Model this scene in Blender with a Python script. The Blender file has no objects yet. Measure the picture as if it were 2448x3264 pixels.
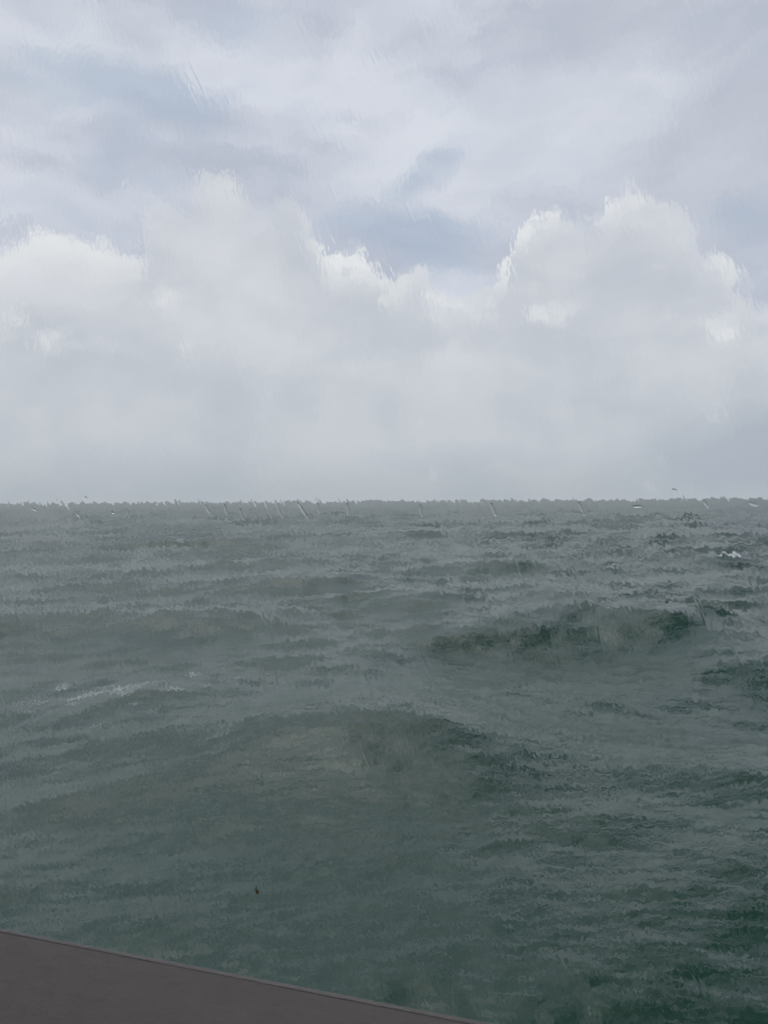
import bpy, bmesh, math, random
import numpy as np
from mathutils import Vector, Matrix

R = math.radians
sc = bpy.context.scene
col = sc.collection

# ------------------------------------------------------------------ camera, exposure
EYE = 3.5                                     # eye height over the mean water level
FOC = 2513.0                                  # focal length in photograph pixels
cam_d = bpy.data.cameras.new('camera')
cam = bpy.data.objects.new('camera', cam_d); col.objects.link(cam)
cam_d.sensor_fit = 'VERTICAL'; cam_d.sensor_height = 24.0
cam_d.lens = 24.0 * FOC / 3264.0
cam_d.clip_start = 0.02; cam_d.clip_end = 80000.0
cam_d.dof.use_dof = True; cam_d.dof.focus_distance = 40.0; cam_d.dof.aperture_fstop = 30.0   # a phone's pinhead lens: only the glass and sill soften
PITCH, ROLL = R(-0.79), R(-0.40)
cam.matrix_world = (Matrix.Translation((0, 0, EYE)) @ Matrix.Rotation(R(90) + PITCH, 4, 'X') @ Matrix.Rotation(ROLL, 4, 'Z'))
sc.camera = cam
sc.view_settings.view_transform = 'Standard'; sc.view_settings.look = 'None'
sc.view_settings.exposure = 0.0; sc.view_settings.gamma = 1.0
sc.cycles.use_denoising = True
sc.cycles.max_bounces = 10; sc.cycles.transmission_bounces = 8; sc.cycles.transparent_max_bounces = 8
sc.cycles.caustics_reflective = False; sc.cycles.caustics_refractive = True; sc.cycles.sample_clamp_indirect = 4.0

# ------------------------------------------------------------------ node helpers
class NT:
    def __init__(s, tree):
        s.t = tree; s.n = tree.nodes; s.l = tree.links
    def new(s, kind, **kw):
        nd = s.n.new(kind)
        for k, v in kw.items(): setattr(nd, k, v)
        return nd
    def put(s, sock, v):
        if v is None: return
        if isinstance(v, (int, float)): sock.default_value = v
        elif isinstance(v, (tuple, list)): sock.default_value = v
        else: s.l.new(v, sock)
    def m(s, op, a, b=None, c=None, clamp=False):
        nd = s.new('ShaderNodeMath', operation=op, use_clamp=clamp)
        for i, v in enumerate((a, b, c)): s.put(nd.inputs[i], v)
        return nd.outputs[0]
    def add(s, a, b): return s.m('ADD', a, b)
    def sub(s, a, b): return s.m('SUBTRACT', a, b)
    def mul(s, a, b): return s.m('MULTIPLY', a, b)
    def maximum(s, a, b): return s.m('MAXIMUM', a, b)
    def smooth(s, x, lo, hi, a=0.0, b=1.0):
        nd = s.new('ShaderNodeMapRange', interpolation_type='SMOOTHSTEP', clamp=True)
        for nm, v in (('Value', x), ('From Min', lo), ('From Max', hi), ('To Min', a), ('To Max', b)): s.put(nd.inputs[nm], v)
        return nd.outputs['Result']
    def lin(s, x, lo, hi, a=0.0, b=1.0):
        nd = s.new('ShaderNodeMapRange', interpolation_type='LINEAR', clamp=True)
        for nm, v in (('Value', x), ('From Min', lo), ('From Max', hi), ('To Min', a), ('To Max', b)): s.put(nd.inputs[nm], v)
        return nd.outputs['Result']
    def xyz(s, x, y, z=0.0):
        nd = s.new('ShaderNodeCombineXYZ')
        for i, v in enumerate((x, y, z)): s.put(nd.inputs[i], v)
        return nd.outputs[0]
    def noise(s, vec, scale=1.0, detail=2.0, rough=0.5, dist=0.0, color=False):
        nd = s.new('ShaderNodeTexNoise')
        s.put(nd.inputs['Vector'], vec)
        for nm, v in (('Scale', scale), ('Detail', detail), ('Roughness', rough), ('Distortion', dist)): s.put(nd.inputs[nm], v)
        return nd.outputs['Color' if color else 'Fac']
    def mapping(s, vec, loc=(0, 0, 0), rot=(0, 0, 0), scale=(1, 1, 1)):
        nd = s.new('ShaderNodeMapping')
        s.put(nd.inputs['Vector'], vec); nd.inputs['Location'].default_value = loc
        nd.inputs['Rotation'].default_value = rot; nd.inputs['Scale'].default_value = scale
        return nd.outputs[0]
    def mix(s, f, a, b):
        nd = s.new('ShaderNodeMix', data_type='RGBA')
        s.put(nd.inputs[0], f)
        for i, v in ((6, a), (7, b)):
            if isinstance(v, tuple): v = (*v[:3], 1.0)
            s.put(nd.inputs[i], v)
        return nd.outputs[2]

def srgb(r, g, b):
    f = lambda c: (c / 255) / 12.92 if c / 255 <= .04045 else ((c / 255 + .055) / 1.055) ** 2.4
    return (f(r), f(g), f(b))

def look(px, py):
    """direction (azimuth, elevation) of a point of the sky, in radians, level camera"""
    u = (px - 1224) / FOC; v = (1598 - py) / FOC
    return math.atan(u), math.atan(v * math.cos(math.atan(u)))

# ------------------------------------------------------------------ sky
SUN_AZ, SUN_EL = R(-26), R(72)                # sun stands high, ahead and to the left, behind cloud
world = bpy.data.worlds.new('World'); sc.world = world; world.use_nodes = True
wt = NT(world.node_tree); wt.n.clear()
sky = wt.new('ShaderNodeTexSky', sky_type='NISHITA', sun_disc=False)
sky.sun_elevation = SUN_EL; sky.sun_rotation = SUN_AZ; sky.air_density = 1.0; sky.dust_density = 1.6
tc = wt.new('ShaderNodeTexCoord'); sep = wt.new('ShaderNodeSeparateXYZ'); wt.l.new(tc.outputs['Generated'], sep.inputs[0])
dx, dy, dz = sep.outputs
az = wt.m('ARCTAN2', dx, dy); el = wt.m('ARCSINE', dz)
ang = wt.xyz(az, el, 0.0)
# ragged cloud outlines: the angles are warped by turbulence before any shape is looked up
w1 = wt.noise(wt.mapping(ang, loc=(3.1, 1.7, 0.4)), 9.0, 6.0, 0.6, color=True)
w2 = wt.noise(wt.mapping(ang, loc=(8.1, 4.7, 2.4)), 3.0, 4.0, 0.5, color=True)
def warp(amount_fine, amount_broad):
    va = wt.new('ShaderNodeVectorMath', operation='MULTIPLY_ADD')
    wt.put(va.inputs[0], w1); va.inputs[1].default_value = (amount_fine,) * 3
    va.inputs[2].default_value = (-amount_fine / 2,) * 3
    vb = wt.new('ShaderNodeVectorMath', operation='MULTIPLY_ADD')
    wt.put(vb.inputs[0], w2); vb.inputs[1].default_value = (amount_broad,) * 3
    vb.inputs[2].default_value = (-amount_broad / 2,) * 3
    s1 = wt.new('ShaderNodeVectorMath', operation='ADD'); wt.put(s1.inputs[0], va.outputs[0]); wt.put(s1.inputs[1], vb.outputs[0])
    s2 = wt.new('ShaderNodeVectorMath', operation='ADD'); wt.put(s2.inputs[0], ang); wt.put(s2.inputs[1], s1.outputs[0])
    sp = wt.new('ShaderNodeSeparateXYZ'); wt.put(sp.inputs[0], s2.outputs[0])
    return sp.outputs[0], sp.outputs[1], s2.outputs[0]
waz, wel, wvec = warp(0.075, 0.10)            # for soft veils
caz, cel, cvec = warp(0.060, 0.02)            # for crisp heaped clouds

def blob(px, py, rx, ry, tilt=0.0, on=(waz, wel)):
    """1 at the middle of an ellipse of sky falling to 0 at its rim; sizes in photograph pixels, tilt counter-clockwise"""
    a0, e0 = look(px, py)
    c, s = math.cos(R(tilt)), math.sin(R(tilt))
    x = wt.sub(on[0], a0); y = wt.sub(on[1], e0)
    p = wt.add(wt.mul(x, c * FOC / rx), wt.mul(y, s * FOC / rx))
    q = wt.add(wt.mul(x, -s * FOC / ry), wt.mul(y, c * FOC / ry))
    d = wt.add(wt.mul(p, p), wt.mul(q, q))
    return wt.m('SUBTRACT', 1.0, wt.m('MINIMUM', d, 1.0))
def union(specs, on):
    out = None
    for sp_ in specs:
        w = sp_[5] if len(sp_) > 5 else 1.0
        b = blob(*sp_[:5], on=on)
        if w != 1.0: b = wt.mul(b, w)
        out = b if out is None else wt.maximum(out, b)
    return out

# stratus veil
veil_n = wt.noise(wt.mapping(wvec, loc=(1.3, 0.2, 0), scale=(1.0, 2.3, 1.0)), 4.2, 6.0, 0.55)
veil_f = wt.noise(wt.mapping(wvec, loc=(5.3, 2.2, 0), rot=(0, 0, R(-14)), scale=(1.0, 3.0, 1.0)), 9.0, 6.0, 0.6)
veil_v = wt.add(wt.mul(veil_n, 0.65), wt.mul(veil_f, 0.35))
veil = wt.mix(wt.smooth(veil_v, 0.36, 0.64), srgb(186, 193, 208), srgb(217, 222, 232))
# grey heavier sheet, upper right
heavy = union([(2420, 520, 620, 330, 0), (1950, 60, 520, 140, -4, .8), (2300, 150, 400, 260, 0, .6)], (waz, wel))
veil = wt.mix(wt.mul(wt.smooth(heavy, 0.0, 1.0), 0.6), veil, srgb(190, 196, 208))
# bright sheet in the middle
bright = union([(1650, 420, 620, 200, 8), (900, 190, 360, 130, -6, .7), (120, 130, 420, 170, 0, .8), (500, 900, 500, 260, 0, .5), (1500, 560, 600, 120, 0, .7)], (waz, wel))
veil = wt.mix(wt.mul(wt.smooth(bright, 0.0, 1.0), 0.55), veil, srgb(220, 225, 234))
# thin places where the blue shows
gaps = union([(430, 285, 420, 105, -4, 1.15), (60, 250, 260, 60, -6, .7), (390, 480, 130, 210, -38, .75), (560, 540, 170, 70, 20, .6), (800, 60, 300, 90, -10, .5),
              (1400, 545, 170, 75, 38, .8), (1340, 750, 300, 115, -4, 1.2), (1220, 720, 240, 60, 0, .9), (1400, 830, 200, 90, 0, .9), (2420, 715, 190, 95, 0, .8), (960, 370, 260, 60, 10, .35), (250, 680, 300, 60, 0, .3)], (waz, wel))
gap_f = wt.smooth(wt.add(gaps, wt.mul(wt.sub(veil_f, 0.5), 2.4)), 0.0, 1.15)
sky_bw = wt.new('ShaderNodeMix', data_type='RGBA'); sky_bw.blend_type = 'MULTIPLY'; sky_bw.inputs[0].default_value = 1.0
wt.l.new(sky.outputs[0], sky_bw.inputs[6]); sky_bw.inputs[7].default_value = (0.085, 0.085, 0.085, 1)
blue = wt.mix(0.55, sky_bw.outputs[2], srgb(190, 206, 222))       # clear air seen through thin cirrus
col_ = wt.mix(wt.mul(gap_f, 0.60), veil, blue)

# heaped cumulus bank in front: everything under its crown line
crown_pts = [(-500, 800), (-200, 760), (0, 745), (250, 700), (430, 745), (470, 640), (620, 560), (730, 515), (800, 560), (960, 600), (1030, 740), (1060, 790), (1200, 800), (1260, 870), (1330, 860),
             (1420, 900), (1560, 860), (1640, 800), (1640, 690), (1700, 640), (1850, 615), (2000, 580), (2120, 570), (2180, 660), (2220, 750), (2280, 760), (2330, 840), (2448, 870), (2700, 860), (3000, 760)]
fc = wt.new('ShaderNodeFloatCurve')
A0, A1, E0, E1 = R(-45), R(45), 0.0, R(35)
cm = fc.mapping; cu = cm.curves[0]
pts = []
for px, py in crown_pts:
    a, e = look(px, py); pts.append(((a - A0) / (A1 - A0), (e - E0) / (E1 - E0)))
pts.sort()
cu.points[0].location = (0, pts[0][1]); cu.points[1].location = (1, pts[-1][1])
for p in pts[1:-1]: cu.points.new(*p)
for p in cu.points: p.handle_type = 'VECTOR'
cm.update()
wt.put(fc.inputs['Value'], wt.lin(caz, A0, A1))
crown = wt.add(wt.mul(fc.outputs[0], E1 - E0), E0)
depth = wt.sub(crown, cel)                                       # radians below the crown line
lump = wt.noise(wt.mapping(cvec, loc=(2.2, 9.1, 0)), 16.0, 7.0, 0.6)
lump2 = wt.noise(wt.mapping(cvec, loc=(7.2, 1.1, 0)), 6.5, 6.0, 0.55)
def billow(scale, loc):
    v = wt.new('ShaderNodeTexVoronoi', feature='SMOOTH_F1', voronoi_dimensions='2D')
    wt.put(v.inputs['Vector'], wt.mapping(cvec, loc=loc)); v.inputs['Scale'].default_value = scale
    v.inputs['Detail'].default_value = 3.0; v.inputs['Roughness'].default_value = 0.55; v.inputs['Smoothness'].default_value = 0.35
    return v.outputs['Distance']
puff = billow(15.0, (0.3, 0.7, 0))
depth_l = wt.add(depth, wt.add(wt.mul(wt.sub(0.45, puff), 0.040), wt.mul(wt.sub(lump, 0.5), 0.02)))
rim_pts = [(-500, .5), (0, .85), (300, .95), (430, .8), (480, .25), (620, .3), (700, .5), (760, .5), (820, .2), (950, .3), (1040, 1), (1200, 1), (1260, .75), (1340, .45), (1560, .5), (1630, 1), (1720, .8), (1790, .5), (1900, .75), (1990, .5), (2100, .5), (2170, .25), (2230, .45), (2330, .6), (2448, .45), (3000, .4)]
rc = wt.new('ShaderNodeFloatCurve'); ru = rc.mapping.curves[0]
rp = [((look(px, 1598)[0] - R(-45)) / R(90), w) for px, w in rim_pts]
ru.points[0].location = (0, rp[0][1]); ru.points[1].location = (1, rp[-1][1])
for p in rp[1:-1]: ru.points.new(*p)
for p in ru.points: p.handle_type = 'VECTOR'
rc.mapping.update()
wt.put(rc.inputs['Value'], wt.lin(caz, R(-45), R(45)))
rim = wt.mul(rc.outputs[0], wt.smooth(wt.add(depth_l, wt.mul(wt.sub(puff, 0.4), 0.035)), 0.070, 0.010))
in_bank = wt.smooth(depth_l, -0.004, 0.012)
# how crisp and bright the crown is along its run
lit = union([(230, 755, 260, 75, 4), (60, 830, 130, 60, 0, .6), (738, 536, 46, 34, 20, .6), (1150, 815, 120, 60, -28, 1.15), (1240, 890, 60, 50, 0), (1675, 745, 75, 120, 0, .95), (1930, 620, 110, 45, 25, .55), (2110, 500, 60, 40, 20, .35),
             (1480, 970, 340, 85, 0, .9), (1780, 985, 120, 65, 0, .85), (2280, 800, 140, 60, -30, .5), (2400, 900, 120, 80, 0, .5), (530, 960, 80, 120, 10, .7), (400, 1000, 220, 70, -25, .6), (40, 900, 120, 90, 0, .6), (2300, 1060, 300, 90, 0, .6), (120, 1080, 300, 80, 0, .5), (500, 1100, 160, 90, 0, .5), (1570, 1150, 90, 30, -12, .55), (1300, 1370, 240, 45, -10, .18), (170, 1490, 160, 40, 0, .14), (900, 800, 160, 70, 0, .4)], (caz, cel))
lit_v = wt.maximum(rim, wt.mul(wt.smooth(wt.add(lit, wt.add(wt.mul(wt.sub(lump, 0.5), 1.2), wt.mul(wt.sub(0.42, puff), 1.0))), -0.05, 1.15), 0.9))
bank_n = wt.add(wt.mul(lump2, 0.6), wt.mul(veil_n, 0.4))
bank = wt.mix(wt.smooth(bank_n, 0.36, 0.64), srgb(196, 202, 211), srgb(216, 220, 226))
# lower down the bank thickens to a grey rain base
low = wt.smooth(el, R(13.5), R(4.0))
bank = wt.mix(low, bank, wt.mix(wt.smooth(bank_n, 0.38, 0.62), srgb(189, 196, 204), srgb(201, 207, 213)))
bank = wt.mix(wt.mul(wt.smooth(el, R(4.5), R(0.2)), 0.6), bank, srgb(169, 178, 185))
slate = union([(2440, 1440, 420, 170, 0), (1500, 1450, 500, 60, 0, .4)], (waz, wel))
bank = wt.mix(wt.mul(wt.smooth(slate, 0, 1), 0.6), bank, srgb(166, 176, 190))
bank = wt.mix(wt.mul(lit_v, 0.82), bank, srgb(238, 241, 242))
soft = union([(1560, 640, 220, 120, 0), (300, 640, 250, 90, 0, .5)], (waz, wel))
bank_op = wt.mul(in_bank, wt.lin(wt.add(wt.mul(lit_v, 1.3), wt.smooth(depth_l, 0.0, 0.05)), 0.0, 1.0, 0.18, 1.0))
col_ = wt.mix(bank_op, col_, bank)
# above the picture: added glow brightens the left sea, added grey dulls the right
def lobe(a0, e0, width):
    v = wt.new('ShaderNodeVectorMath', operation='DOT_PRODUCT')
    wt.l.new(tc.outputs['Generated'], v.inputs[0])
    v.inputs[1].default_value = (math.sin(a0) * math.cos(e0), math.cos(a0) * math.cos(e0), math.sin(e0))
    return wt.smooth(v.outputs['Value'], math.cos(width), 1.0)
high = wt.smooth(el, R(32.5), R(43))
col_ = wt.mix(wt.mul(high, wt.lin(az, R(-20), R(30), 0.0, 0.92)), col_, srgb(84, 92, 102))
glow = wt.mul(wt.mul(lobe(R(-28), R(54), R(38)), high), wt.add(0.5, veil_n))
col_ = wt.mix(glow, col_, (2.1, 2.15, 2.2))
# below the horizon: what an open sea sends up
col_ = wt.mix(wt.smooth(dz, 0.0, -0.02), col_, srgb(110, 120, 120))
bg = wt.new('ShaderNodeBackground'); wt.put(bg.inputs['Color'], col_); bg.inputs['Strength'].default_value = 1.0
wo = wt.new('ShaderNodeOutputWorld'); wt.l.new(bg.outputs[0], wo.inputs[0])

# ------------------------------------------------------------------ sun, veiled by cloud
sun_d = bpy.data.lights.new('sun', 'SUN'); sun_d.energy = 0.5; sun_d.angle = R(28); sun_d.color = (1.0, 1.0, 1.0)
sun = bpy.data.objects.new('sun', sun_d); col.objects.link(sun)
sdir = Vector((math.sin(SUN_AZ) * math.cos(SUN_EL), math.cos(SUN_AZ) * math.cos(SUN_EL), math.sin(SUN_EL)))
sun.rotation_euler = sdir.to_track_quat('Z', 'Y').to_euler()

# ------------------------------------------------------------------ materials
def material(name):
    m = bpy.data.materials.new(name); m.use_nodes = True
    t = NT(m.node_tree); t.n.clear()
    o = t.new('ShaderNodeOutputMaterial')
    return m, t, o
def principled(t, o, base, rough, bump=None, **kw):
    b = t.new('ShaderNodeBsdfPrincipled')
    if isinstance(base, tuple): base = (*base[:3], 1.0)
    t.put(b.inputs['Base Color'], base); t.put(b.inputs['Roughness'], rough)
    for k, v in kw.items(): t.put(b.inputs[k.replace('_', ' ')], v)
    if bump is not None: t.l.new(bump, b.inputs['Normal'])
    t.l.new(b.outputs[0], o.inputs['Surface'])
    return b
def bump(t, height, dist, strength=1.0, normal=None):
    b = t.new('ShaderNodeBump'); b.inputs['Strength'].default_value = strength; b.inputs['Distance'].default_value = dist
    t.put(b.inputs['Height'], height)
    if normal is not None: t.l.new(normal, b.inputs['Normal'])
    return b.outputs[0]

# water
MW, t, o = material('sea_water')
tcn = t.new('ShaderNodeTexCoord'); P = tcn.outputs['Object']
wave_dir = R(24)
chop = t.noise(t.mapping(P, rot=(0, 0, -wave_dir), scale=(0.42, 1.0, 1.0)), 3.0, 3.0, 0.5)
rip = t.noise(t.mapping(P, rot=(0, 0, R(22)), scale=(0.60, 1.0, 1.0)), 9.0, 3.0, 0.5)
hgt = t.add(t.mul(chop, 0.75), t.mul(rip, 0.22))
nrm = bump(t, hgt, 0.075)
silt = t.noise(t.mapping(P, scale=(0.10, 0.16, 1.0)), 1.0, 4.0, 0.55)
body = t.mix(t.smooth(silt, 0.35, 0.65), (0.007, 0.043, 0.030), (0.014, 0.046, 0.030))
at = t.new('ShaderNodeAttribute', attribute_name='foam_glint')
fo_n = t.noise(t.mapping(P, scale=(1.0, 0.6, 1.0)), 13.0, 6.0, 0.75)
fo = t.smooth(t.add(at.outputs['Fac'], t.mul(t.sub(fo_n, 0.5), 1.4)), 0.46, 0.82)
body = t.mix(fo, body, (0.55, 0.57, 0.59))  # white of the foam, and of glints painted on the left water
# ripples too small and far off to be drawn singly widen the highlight instead
unres = t.new('ShaderNodeAttribute', attribute_name='unresolved_chop')
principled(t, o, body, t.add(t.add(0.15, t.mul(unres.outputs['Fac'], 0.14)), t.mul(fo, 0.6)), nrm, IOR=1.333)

# sill covering: grey brown with mottling and wet patches
MP, t, o = material('sill_vinyl')
tcn = t.new('ShaderNodeTexCoord'); P = tcn.outputs['Object']
a = t.noise(P, 7.0, 6.0, 0.6); b = t.noise(P, 60.0, 5.0, 0.65)
pc = t.mix(t.smooth(t.add(t.mul(a, .6), t.mul(b, .4)), 0.36, 0.64), (0.230, 0.197, 0.184), (0.268, 0.230, 0.214))
principled(t, o, pc, t.add(0.42, t.mul(a, 0.3)), bump(t, b, 0.0012))
MR, t, o = material('bead_rubber')
tcn = t.new('ShaderNodeTexCoord'); a = t.noise(tcn.outputs['Object'], 18.0, 5.0, 0.6)
principled(t, o, t.mix(t.smooth(a, .35, .65), (0.185, 0.162, 0.158), (0.215, 0.19, 0.183)), 0.35)
MC, t, o = material('cabin_paint')
tcn = t.new('ShaderNodeTexCoord'); a = t.noise(tcn.outputs['Object'], 5.0, 5.0, 0.6)
principled(t, o, t.mix(t.smooth(a, .35, .65), (0.30, 0.30, 0.30), (0.36, 0.36, 0.355)), 0.5)
MF, t, o = material('rubber_seal')
tcn = t.new('ShaderNodeTexCoord'); a = t.noise(tcn.outputs['Object'], 30.0, 4.0, 0.6)
principled(t, o, t.mix(a, (0.02, 0.02, 0.021), (0.035, 0.034, 0.034)), 0.6)

# glass: the inner face is clean; the outer face carries a running film of rain
MG, t, o = material('window_glass')
g = t.new('ShaderNodeBsdfGlass'); g.inputs['IOR'].default_value = 1.33; g.inputs['Roughness'].default_value = 0.0
t.l.new(g.outputs[0], o.inputs['Surface'])
MN, t, o = material('rain_wet_glass')
tcn = t.new('ShaderNodeTexCoord'); P = tcn.outputs['Object']        # metres on the pane: x along, z up
def stretched(rot, sx, sz, loc):
    return t.mapping(t.mapping(P, loc=loc, rot=(0, R(rot), 0)), scale=(sx, 1.0, sz))
cells = t.noise(stretched(8, 1.0, 0.45, (0, 0, 0)), 400.0, 1.0, 0.5)
fine = t.noise(stretched(0, 1.0, 0.5, (3, 0, 1)), 420.0, 0.0, 0.5)
def streaks(rot, sx, sz, scale, lo, hi, loc):
    n = t.noise(stretched(rot, sx, sz, loc), scale, 2.0, 0.5)
    return t.smooth(n, lo, hi)
s1 = streaks(24, 1.0, 0.10, 210.0, 0.60, 0.76, (1.0, 0, 2.0))
s2 = streaks(9, 1.0, 0.05, 170.0, 0.61, 0.78, (5.0, 0, 1.0))
s3 = streaks(0, 1.0, 0.012, 120.0, 0.5, 0.8, (2.0, 0, 7.0))
patch = t.smooth(t.noise(P, 14.0, 3.0, 0.5), 0.35, 0.65)
h = t.add(t.add(t.mul(cells, 1.3), t.mul(fine, 0.18)), t.add(t.add(t.mul(s1, 0.85), t.mul(s2, 0.75)), t.mul(s3, 0.25)))
h = t.mul(h, t.add(0.65, t.mul(patch, 0.55)))
g = t.new('ShaderNodeBsdfGlass'); g.inputs['IOR'].default_value = 1.33; g.inputs['Roughness'].default_value = 0.0
t.l.new(bump(t, h, 5.0e-5), g.inputs['Normal'])
t.l.new(g.outputs[0], o.inputs['Surface'])
MD, t, o = material('dried_dirt')
tcn = t.new('ShaderNodeTexCoord'); a = t.noise(tcn.outputs['Object'], 900.0, 3.0, 0.6)
dirt = t.mix(a, (0.30, 0.13, 0.05), (0.38, 0.17, 0.07))
pb = principled(t, o, dirt, 0.7)
tl = t.new('ShaderNodeBsdfTransparent'); tl.inputs['Color'].default_value = (0.68, 0.46, 0.31, 1)     # a dried film, brown against the light
mx = t.new('ShaderNodeMixShader'); mx.inputs[0].default_value = 0.9
t.l.new(pb.outputs[0], mx.inputs[1]); t.l.new(tl.outputs[0], mx.inputs[2]); t.l.new(mx.outputs[0], o.inputs['Surface'])

# ------------------------------------------------------------------ mesh helpers
def obj(name, me, mats, parent=None):
    ob = bpy.data.objects.new(name, me); col.objects.link(ob)
    for m in (mats if isinstance(mats, (list, tuple)) else [mats]): me.materials.append(m)
    if parent is not None: ob.parent = parent
    return ob
def from_bm(name, bm):
    me = bpy.data.meshes.new(name); bmesh.ops.recalc_face_normals(bm, faces=bm.faces); bm.to_mesh(me); bm.free(); return me
def box(bm, x0, x1, y0, y1, z0, z1):
    v = [bm.verts.new((x, y, z)) for x in (x0, x1) for y in (y0, y1) for z in (z0, z1)]
    for f in ((0, 1, 3, 2), (4, 6, 7, 5), (0, 4, 5, 1), (2, 3, 7, 6), (0, 2, 6, 4), (1, 5, 7, 3)): bm.faces.new([v[i] for i in f])
def extrude_x(bm, prof, x0, x1, n=1):
    """closed (y, z) outline swept along x"""
    rings = [[bm.verts.new((x0 + (x1 - x0) * i / n, y, z)) for y, z in prof] for i in range(n + 1)]
    k = len(prof)
    for i in range(n):
        for j in range(k): bm.faces.new((rings[i][j], rings[i][(j + 1) % k], rings[i + 1][(j + 1) % k], rings[i + 1][j]))
    bm.faces.new(rings[0]); bm.faces.new(rings[-1][::-1])
def tag(o, label=None, cat=None, group=None, kind=None):
    if label: o['label'] = label
    if cat: o['category'] = cat
    if group: o['group'] = group
    if kind: o['kind'] = kind
    return o

# ------------------------------------------------------------------ the sea: one sheet from under the boat to the horizon
rng = np.random.default_rng(11)
rs = [0.6]
while rs[-1] < 1500: rs.append(rs[-1] + 0.030 + 0.0044 * rs[-1])
while rs[-1] < 60000: rs.append(rs[-1] * 1.12)
rs = np.array(rs)
th = np.concatenate([np.linspace(R(-180), R(-46), 50, endpoint=False), np.linspace(R(-46), R(46), 560, endpoint=False), np.linspace(R(46), R(180), 50, endpoint=False)])
RR, TT = np.meshgrid(rs, th, indexing='ij')
X0, Y0 = RR * np.sin(TT), RR * np.cos(TT)
step = 0.030 + 0.0044 * RR
X, Y, Z = X0.copy(), Y0.copy(), np.zeros_like(X0)
DIV = np.zeros_like(X0); LOST = np.zeros_like(X0)
main = R(-24)                                  # waves run toward the boat from ahead and a little to the right
waves = []
for lam, amp, n, spread in ((17, .060, 3, 7), (11.5, .050, 5, 9), (7.6, .045, 8, 12), (5.0, .026, 10, 14), (3.3, .0150, 12, 17), (2.1, .0096, 14, 30), (1.35, .0068, 16, 38), (0.85, .0048, 18, 48), (0.5, .0030, 18, 58), (0.32, .0019, 18, 65)):
    for _ in range(n):
        waves.append((lam * math.exp(rng.normal(0, .13)), amp * rng.uniform(.55, 1.3), (main if rng.uniform() < .80 else R(26)) + R(spread) * rng.normal(), rng.uniform(0, 2 * math.pi)))
# slow variation of wave height over the water, so that crests come in groups
grp = np.zeros_like(X0)
for _ in range(7):
    k = 2 * math.pi / rng.uniform(22, 60); a = rng.uniform(0, 2 * math.pi)
    grp += np.cos(k * (X0 * math.cos(a) + Y0 * math.sin(a)) + rng.uniform(0, 6.28))
grp = 1.0 + 0.16 * np.clip(grp, -3.2, 3.2)
lee = 0.36 + 0.64 * np.clip((RR - 7) / 18, 0, 1)  # shorter seas lie down in the lee of the boat
for lam, amp, d, ph in waves:
    k = 2 * math.pi / lam
    kx, ky = math.sin(d) * -k, math.cos(d) * -k
    fade = np.clip((lam / step - 3.0) / 3.0, 0, 1) * np.clip(1.2 - RR / 9000, 0, 1)
    p = kx * X0 + ky * Y0 + ph
    A = amp * fade * (grp if lam > 2.5 else 1.0) * (lee if lam < 6.5 else 1.0)
    c, s = np.cos(p), np.sin(p)
    Z += A * c
    LOST += (amp * k * (1 - fade)) ** 2
    q = 0.6
    X -= q * A * s * kx / k; Y -= q * A * s * ky / k
    DIV += q * A * k * c
# a few named seas: sharp crests where the photograph has them (x, y, half length, height, width, heading)
def hero(x, y, L, H, w, d):
    ux, uy = math.cos(d), math.sin(d)                       # along the crest
    a = (X0 - x) * ux + (Y0 - y) * uy
    b = -(X0 - x) * uy + (Y0 - y) * ux                      # away from the viewer
    b = b + 0.10 * np.sin(a * 1.3 + x) + 0.05 * np.sin(a * 3.7 + y)
    env = np.exp(-(a / L) ** 2)
    front = np.exp(-np.abs(b / w) ** 1.5); back = np.exp(-(b / (w * 2.6)) ** 2)
    return H * env * np.where(b < 0, front, back)
def at(px, py, z=0.0):
    s = (py - 1598) / FOC; y = (EYE - z) / s
    return y * (px - 1224) / FOC, y
HERO = [(1230, 2285, .52, 2.0, .66, 1.7, 5), (1800, 1875, .48, 2.4, .42, 1.9, -6), (1400, 1900, .40, 2.2, .48, 1.3, 18), (2040, 1985, .35, 2.2, .45, 1.1, -30), (2460, 2080, .3, 1.8, .34, 1.5, 12), (930, 1840, .4, 3.4, .60, 1.5, 10),
        (830, 2425, .2, 1.3, .26, 1.1, 22), (700, 1975, .25, 3.0, .42, 1.0, 14), (250, 2500, .15, 1.8, .24, 1.0, 10), (1750, 2010, .3, 2.6, .36, 1.0, 10),
        (2330, 1975, .3, 2.0, .36, 0.9, -8), (60, 1955, .35, 3.0, .42, 1.0, 6), (300, 2360, .2, 2.0, .26, 0.8, 10), (1620, 1795, .4, 3.2, .50, 1.3, 0), (520, 2235, .2, 1.6, .36, .8, 12), (2320, 1775, .4, 3.0, .5, 1.3, 10)]
calm = np.ones_like(X0)                        # the named seas stand in for the random swell where they rise
for px, py, z, L, H, w, dg in HERO[:2]:
    x, y = at(px, py, z); calm *= 1 - 0.5 * np.exp(-((X0 - x) / (L * 1.3)) ** 2 - ((Y0 - y) / (w * 2)) ** 2)
Z *= calm
for px, py, z, L, H, w, dg in HERO:
    x, y = at(px, py, z); Z += hero(x, y, L, H, w, R(dg))
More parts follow.
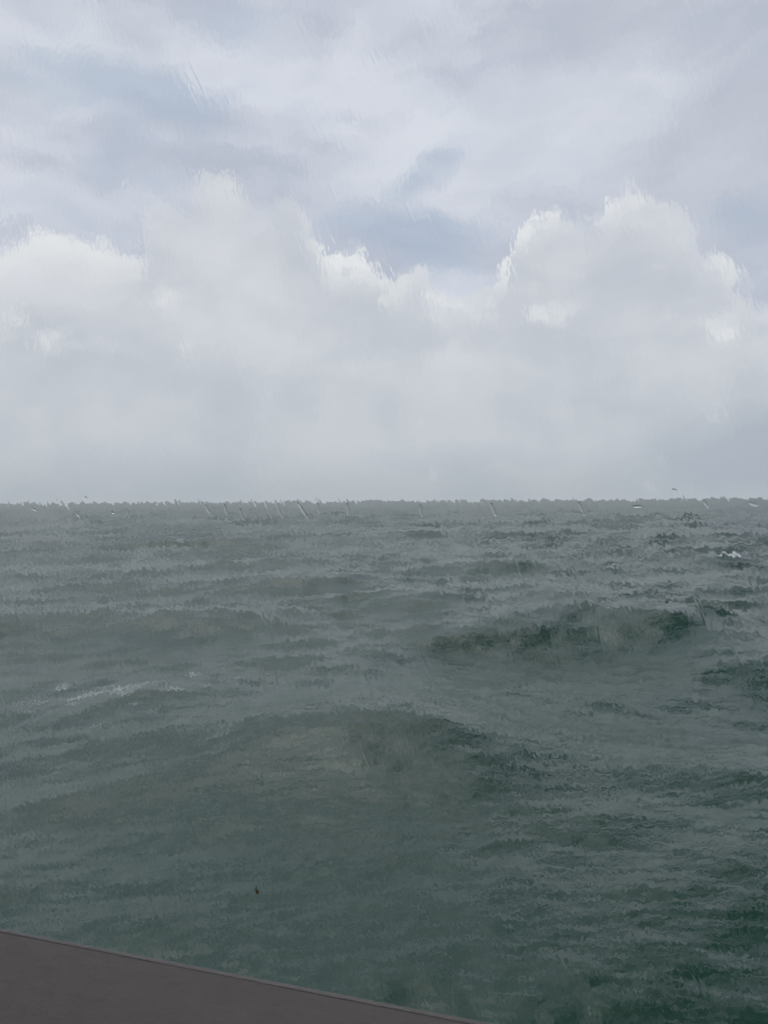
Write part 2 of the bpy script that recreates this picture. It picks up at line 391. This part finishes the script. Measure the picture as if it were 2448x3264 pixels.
# whitecaps where crests fold and by the right edge, plus glints painted at left
foam_glint = np.clip((DIV - 0.70) / 0.25, 0, 1) * 0.75
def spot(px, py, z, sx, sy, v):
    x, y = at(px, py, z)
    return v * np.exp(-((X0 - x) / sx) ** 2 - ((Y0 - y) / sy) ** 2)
for s_ in ((2345, 1764, .4, .75, 1.2, 1.3), (2335, 1774, .4, .8, 1.0, 1.1), (330, 2225, .1, 1.9, .85, .60), (150, 1880, .2, 3.0, 1.6, .40), (60, 2265, .1, .5, .18, .56), (220, 2265, .1, .35, .16, .62), (330, 2190, .1, .3, .2, .62), (620, 2165, .1, .5, .15, .6), (760, 2175, .1, .25, .18, .62), (420, 2290, .1, .3, .10, .6), (110, 2240, .1, .6, .30, .64), (300, 2222, .1, .6, .25, .62), (190, 2185, .1, .3, .25, .64), (560, 2195, .1, .35, .2, .66), (700, 2180, .1, .35, .2, .64), (550, 2250, .1, .3, .22, .66), (390, 2250, .1, .5, .2, .64), (300, 2340, .1, .35, .12, .58), (470, 2310, .1, .3, .12, .55), (660, 2230, .1, .12, .1, .62), (120, 1765, .1, 2.0, 1.2, .38), (1000, 2540, .1, .2, .15, .45), (1780, 1880, .4, .5, .3, .42), (1620, 1815, .3, .8, .5, .42)): foam_glint = np.maximum(foam_glint, spot(*s_))
nr, nt = X.shape
verts = np.stack([X, Y, Z], -1).reshape(-1, 3)
i = np.arange(nr - 1)[:, None] * nt; j = np.arange(nt)[None, :]; jn = (j + 1) % nt
quads = np.stack([i + j, i + jn, i + nt + jn, i + nt + j], -1).reshape(-1, 4)[:, ::-1]
centre = np.array([[0, 0, float(Z[0].mean())]])
nv = len(verts); verts = np.concatenate([verts, centre])
tris = np.stack([np.arange(nt), (np.arange(nt) + 1) % nt, np.full(nt, nv)], -1)
me = bpy.data.meshes.new('sea')
me.vertices.add(len(verts)); me.vertices.foreach_set('co', verts.astype(np.float32).ravel())
loops = np.concatenate([quads.ravel(), tris.ravel()]).astype(np.int32)
me.loops.add(len(loops)); me.loops.foreach_set('vertex_index', loops)
me.polygons.add(len(quads) + len(tris))
me.polygons.foreach_set('loop_start', np.concatenate([np.arange(len(quads)) * 4, len(quads) * 4 + np.arange(len(tris)) * 3]).astype(np.int32))
me.update(calc_edges=True); me.validate()
me.polygons.foreach_set('use_smooth', np.ones(len(me.polygons), dtype=bool))
ua = me.attributes.new('unresolved_chop', 'FLOAT', 'POINT'); ua.data.foreach_set('value', np.append(np.clip(np.sqrt(LOST) / math.sqrt(LOST.max()), 0, 1).ravel(), 0).astype(np.float32))
fa = me.attributes.new('foam_glint', 'FLOAT', 'POINT'); fa.data.foreach_set('value', np.append(foam_glint.ravel(), 0).astype(np.float32))
sea = obj('sea', me, MW); sea['kind'] = 'structure'

# ------------------------------------------------------------------ the boat: hull, cabin with a long window, window sill
YAW = R(-17.5)                                 # the boat lies askew to the view
boat = bpy.data.objects.new('boat', None); col.objects.link(boat)
boat.location = (0, 0, 0); boat.rotation_euler = (0, 0, YAW)
tag(boat, 'passenger boat with a grey brown sill under its long rain wet cabin window', 'boat')
cy, sy = math.cos(YAW), math.sin(YAW)
WY = 0.40                                      # glass stands this far in front of the eye
D = (WY - .0072) / 1.4957                      # the sill lies this far under the eye, its edge against the glass
zt = EYE - D
WX0, WX1, WZ0, WZ1 = -1.7, 1.5, zt - .030, EYE + 0.62
CX0, CX1, CY0, FLOOR, CEIL = -5.0, 4.5, -3.2, EYE - 1.55, EYE + 0.85
y0, y1 = WY - .045, WY + .012
bm = bmesh.new()
box(bm, CX0, WX0, y0, y1, FLOOR, CEIL); box(bm, WX1, CX1, y0, y1, FLOOR, CEIL)
box(bm, WX0, WX1, y0, y1, FLOOR, WZ0); box(bm, WX0, WX1, y0, y1, WZ1, CEIL)
box(bm, CX0 - .08, CX0, CY0, y1, FLOOR, CEIL); box(bm, CX1, CX1 + .08, CY0, y1, FLOOR, CEIL)
box(bm, CX0 - .08, CX1 + .08, CY0 - .08, CY0, FLOOR, CEIL)
obj('cabin_wall', from_bm('cabin_wall', bm), MC, boat)
bm = bmesh.new(); box(bm, CX0 - .12, CX1 + .12, CY0 - .12, y1 + .03, CEIL, CEIL + .09); obj('cabin_roof', from_bm('cabin_roof', bm), MC, boat)
bm = bmesh.new(); box(bm, CX0 - .08, CX1 + .08, CY0 - .08, y1, FLOOR - .1, FLOOR); obj('cabin_floor', from_bm('cabin_floor', bm), MC, boat)
bm = bmesh.new()
hp = [(y1, FLOOR - .102), (y1 - .12, -.2), (y1 - .7, -.9), (CY0 + .7, -.9), (CY0 + .12, -.2), (CY0, FLOOR - .102)]
extrude_x(bm, hp, CX0 - .08, CX1 + .08, 6)
obj('hull', from_bm('hull', bm), MC, boat)
bm = bmesh.new(); f = .03
fy0, fy1 = WY - .015, WY + .015
box(bm, WX0, WX0 + f, fy0, fy1, WZ0, WZ1); box(bm, WX1 - f, WX1, fy0, fy1, WZ0, WZ1)
box(bm, WX0 + f, WX1 - f, WY - .0035, fy1, WZ0, WZ0 + .014); box(bm, WX0 + f, WX1 - f, fy0, fy1, WZ1 - f, WZ1)
wf = obj('window_frame', from_bm('window_frame', bm), MF, boat)
# pane: 6 mm slab set in the frame; its origin lies on the outer face
bm = bmesh.new()
gx0, gx1, gz0, gz1 = WX0 + .022, WX1 - .022, WZ0 + .006, WZ1 - .022
box(bm, gx0, gx1, -.006, 0.0, gz0 - EYE, gz1 - EYE)
pane_me = from_bm('window_pane', bm)
pane = obj('window_pane', pane_me, [MG, MN], boat); pane.location = (0, WY + .003, EYE)
pane['label'] = 'clear cabin window pane running with rain'
for p in pane_me.polygons:
    if p.normal.y > 0.5: p.material_index = 1
# sill board inside the glass, and the rounded bead that seals the glass to it
EY = WY - .0072
bm = bmesh.new()
extrude_x(bm, [(EY, zt - .0020), (EY, zt - .026), (EY - .235, zt - .026), (EY - .240, zt - .021), (EY - .240, zt - .007), (EY - .235, zt - .0020)], WX0 + .001, WX1 - .001, 30)
sill = obj('window_sill', from_bm('window_sill', bm), MP, boat)
bm = bmesh.new()
prof = [(EY - .0019 + .0019 * math.cos(a), zt - .0021 + (.0005 if math.sin(a) > 0 else .0003) * math.sin(a)) for a in np.linspace(0, 2 * math.pi, 18, endpoint=False)]
extrude_x(bm, prof, WX0 + .031, WX1 - .031, 30)
bead = obj('sealing_bead', from_bm('sealing_bead', bm), MR, sill)
for p in bead.data.polygons: p.use_smooth = len(p.vertices) == 4

# ------------------------------------------------------------------ what clings to the outside of the glass
PN = Vector((-sy, cy, 0)); PT = Vector((cy, sy, 0)); P0 = Vector((0, 0, EYE)) + PN * (WY + .003)
def on_pane(px, py):
    u = (px - 1224) / FOC; v = (1598 - py) / FOC
    d = Vector((u, 1, v)); s = (P0 - Vector((0, 0, EYE))).dot(PN) / d.dot(PN)
    return Vector((0, 0, EYE)) + d * s
def drop_mesh(name, outline_fn, thick, rings=7, seg=24):
    """a lens of water: flat against the glass, domed outside; local x along the pane, z up, y out of it"""
    bm = bmesh.new(); off = 4e-5
    rows = []
    for r in range(rings + 1):
        f = 1 - r / rings
        if r == rings: rows.append([bm.verts.new((*outline_fn(0, 0)[:1], off + thick, outline_fn(0, 0)[1]))]); break
        rows.append([bm.verts.new((outline_fn(f, a)[0], off + thick * (1 - f * f), outline_fn(f, a)[1])) for a in np.linspace(0, 2 * math.pi, seg, endpoint=False)])
    for r in range(rings - 1):
        for k in range(seg): bm.faces.new((rows[r][k], rows[r][(k + 1) % seg], rows[r + 1][(k + 1) % seg], rows[r + 1][k]))
    for k in range(seg): bm.faces.new((rows[-2][k], rows[-2][(k + 1) % seg], rows[-1][0]))
    bm.faces.new(rows[0][::-1])
    me = from_bm(name, bm)
    for p in me.polygons: p.use_smooth = len(p.vertices) < 5
    return me
MM = 0.40 / FOC                                # metres on the pane per photograph pixel, about
rr = random.Random(5)
DROPS = [  # px, py, width, length (photograph pixels), lean to the left at the top (degrees), thickness over half width, label
    (118, 1618, 8, 34, 62, .5), (255, 1636, 8, 26, 45, .5), (367, 1630, 9, 16, 70, .6), (282, 1582, 8, 18, 48, .5), (415, 1610, 8, 40, 24, .07), (668, 1600, 9, 40, 32, .08),
    (725, 1600, 9, 44, 16, .08), (775, 1614, 8, 46, 14, .06), (893, 1600, 8, 70, 26, .06), (970, 1605, 10, 66, 33, .09), (1018, 1597, 8, 36, 8, .07), (1112, 1600, 10, 44, 6, .09),
    (1345, 1606, 9, 44, 8, .08), (1575, 1606, 10, 50, 20, .09), (1855, 1604, 9, 46, 20, .08), (2033, 1621, 9, 34, 86, .6), (2150, 1569, 7, 16, 80, .4), (2250, 1593, 8, 30, 30, .08), (2400, 1594, 9, 30, 70, .08),
    (1257, 2730, 8, 14, 40, .6), (1380, 2952, 9, 20, -50, .6), (1430, 3056, 9, 26, 50, .6), (1280, 2069, 6, 9, 0, .6), (1105, 2150, 6, 12, 30, .5)]
drop_lab = {0: 'elongated clear raindrop on the wet pane at the far left of the horizon', 15: 'wide flat clear raindrop on the pane just under the right part of the horizon',
            19: 'tiny pale raindrop on the wet pane over dark water, topmost of three low drops', 20: 'raindrop leaning right on the pane, middle one of three low drops', 21: 'pale slanting raindrop low on the pane near the sill, lowest of three', }
for n_, (px, py, w, L, lean, tk) in enumerate(DROPS):
    a_, b_ = w * MM / 2, L * MM / 2
    cl, sl = math.cos(R(lean)), math.sin(R(lean)); ph = rr.uniform(0, 6.28)
    def outl(f, a, a_=a_, b_=b_, cl=cl, sl=sl, ph=ph):
        k = 1 + .10 * math.sin(2 * a + ph) + .06 * math.sin(3 * a + 2 * ph)
        x, z = f * k * a_ * math.cos(a) * (1 + .25 * math.sin(a)), f * k * b_ * math.sin(a)
        return x * cl - z * sl, x * sl + z * cl
    ob = obj('raindrop', drop_mesh('raindrop', outl, a_ * tk * (0.6 if tk < .2 else 1)), MG)
    ob.location = on_pane(px, py + (22 if tk < .2 else 0)); ob.rotation_euler = (0, 0, YAW)
    tag(ob, drop_lab.get(n_, 'small clear raindrop streak clinging to the wet pane across the horizon' if py < 1650 else 'tiny round clear raindrop on the pane over the middle of the sea'), 'raindrop', 'raindrops on the window')
# the brown speck with its tail
bm = bmesh.new()
bmesh.ops.create_icosphere(bm, subdivisions=3, radius=1.0)
for v in bm.verts:
    k = 1 + .12 * math.sin(5 * v.co.x + 3 * v.co.z) + .08 * math.sin(7 * v.co.z)
    v.co = Vector((v.co.x * 6.2 * MM * k + v.co.z * 1.2 * MM, v.co.y * 2.6 * MM, v.co.z * 7 * MM * k))
prev = None
path = [(-4, 4, 2.6), (-6, 10, 2.2), (-4.5, 16, 2.3), (-3, 21, 1.6), (-3.6, 25, .5)]
for x, z, r in path:
    ring = [bm.verts.new(((x + r * math.cos(a)) * MM, r * .5 * math.sin(a) * MM, z * MM)) for a in np.linspace(0, 2 * math.pi, 8, endpoint=False)]
    if prev:
        for k in range(8): bm.faces.new((prev[k], prev[(k + 1) % 8], ring[(k + 1) % 8], ring[k]))
    prev = ring
bm.faces.new(prev)
spk = obj('dirt_speck', from_bm('dirt_speck', bm), MD)
spk.location = on_pane(826, 2832) - PN * .0064; spk.rotation_euler = (0, 0, YAW)
tag(spk, 'tiny brown speck of dirt with a thin tail stuck on the window pane', 'dirt speck')
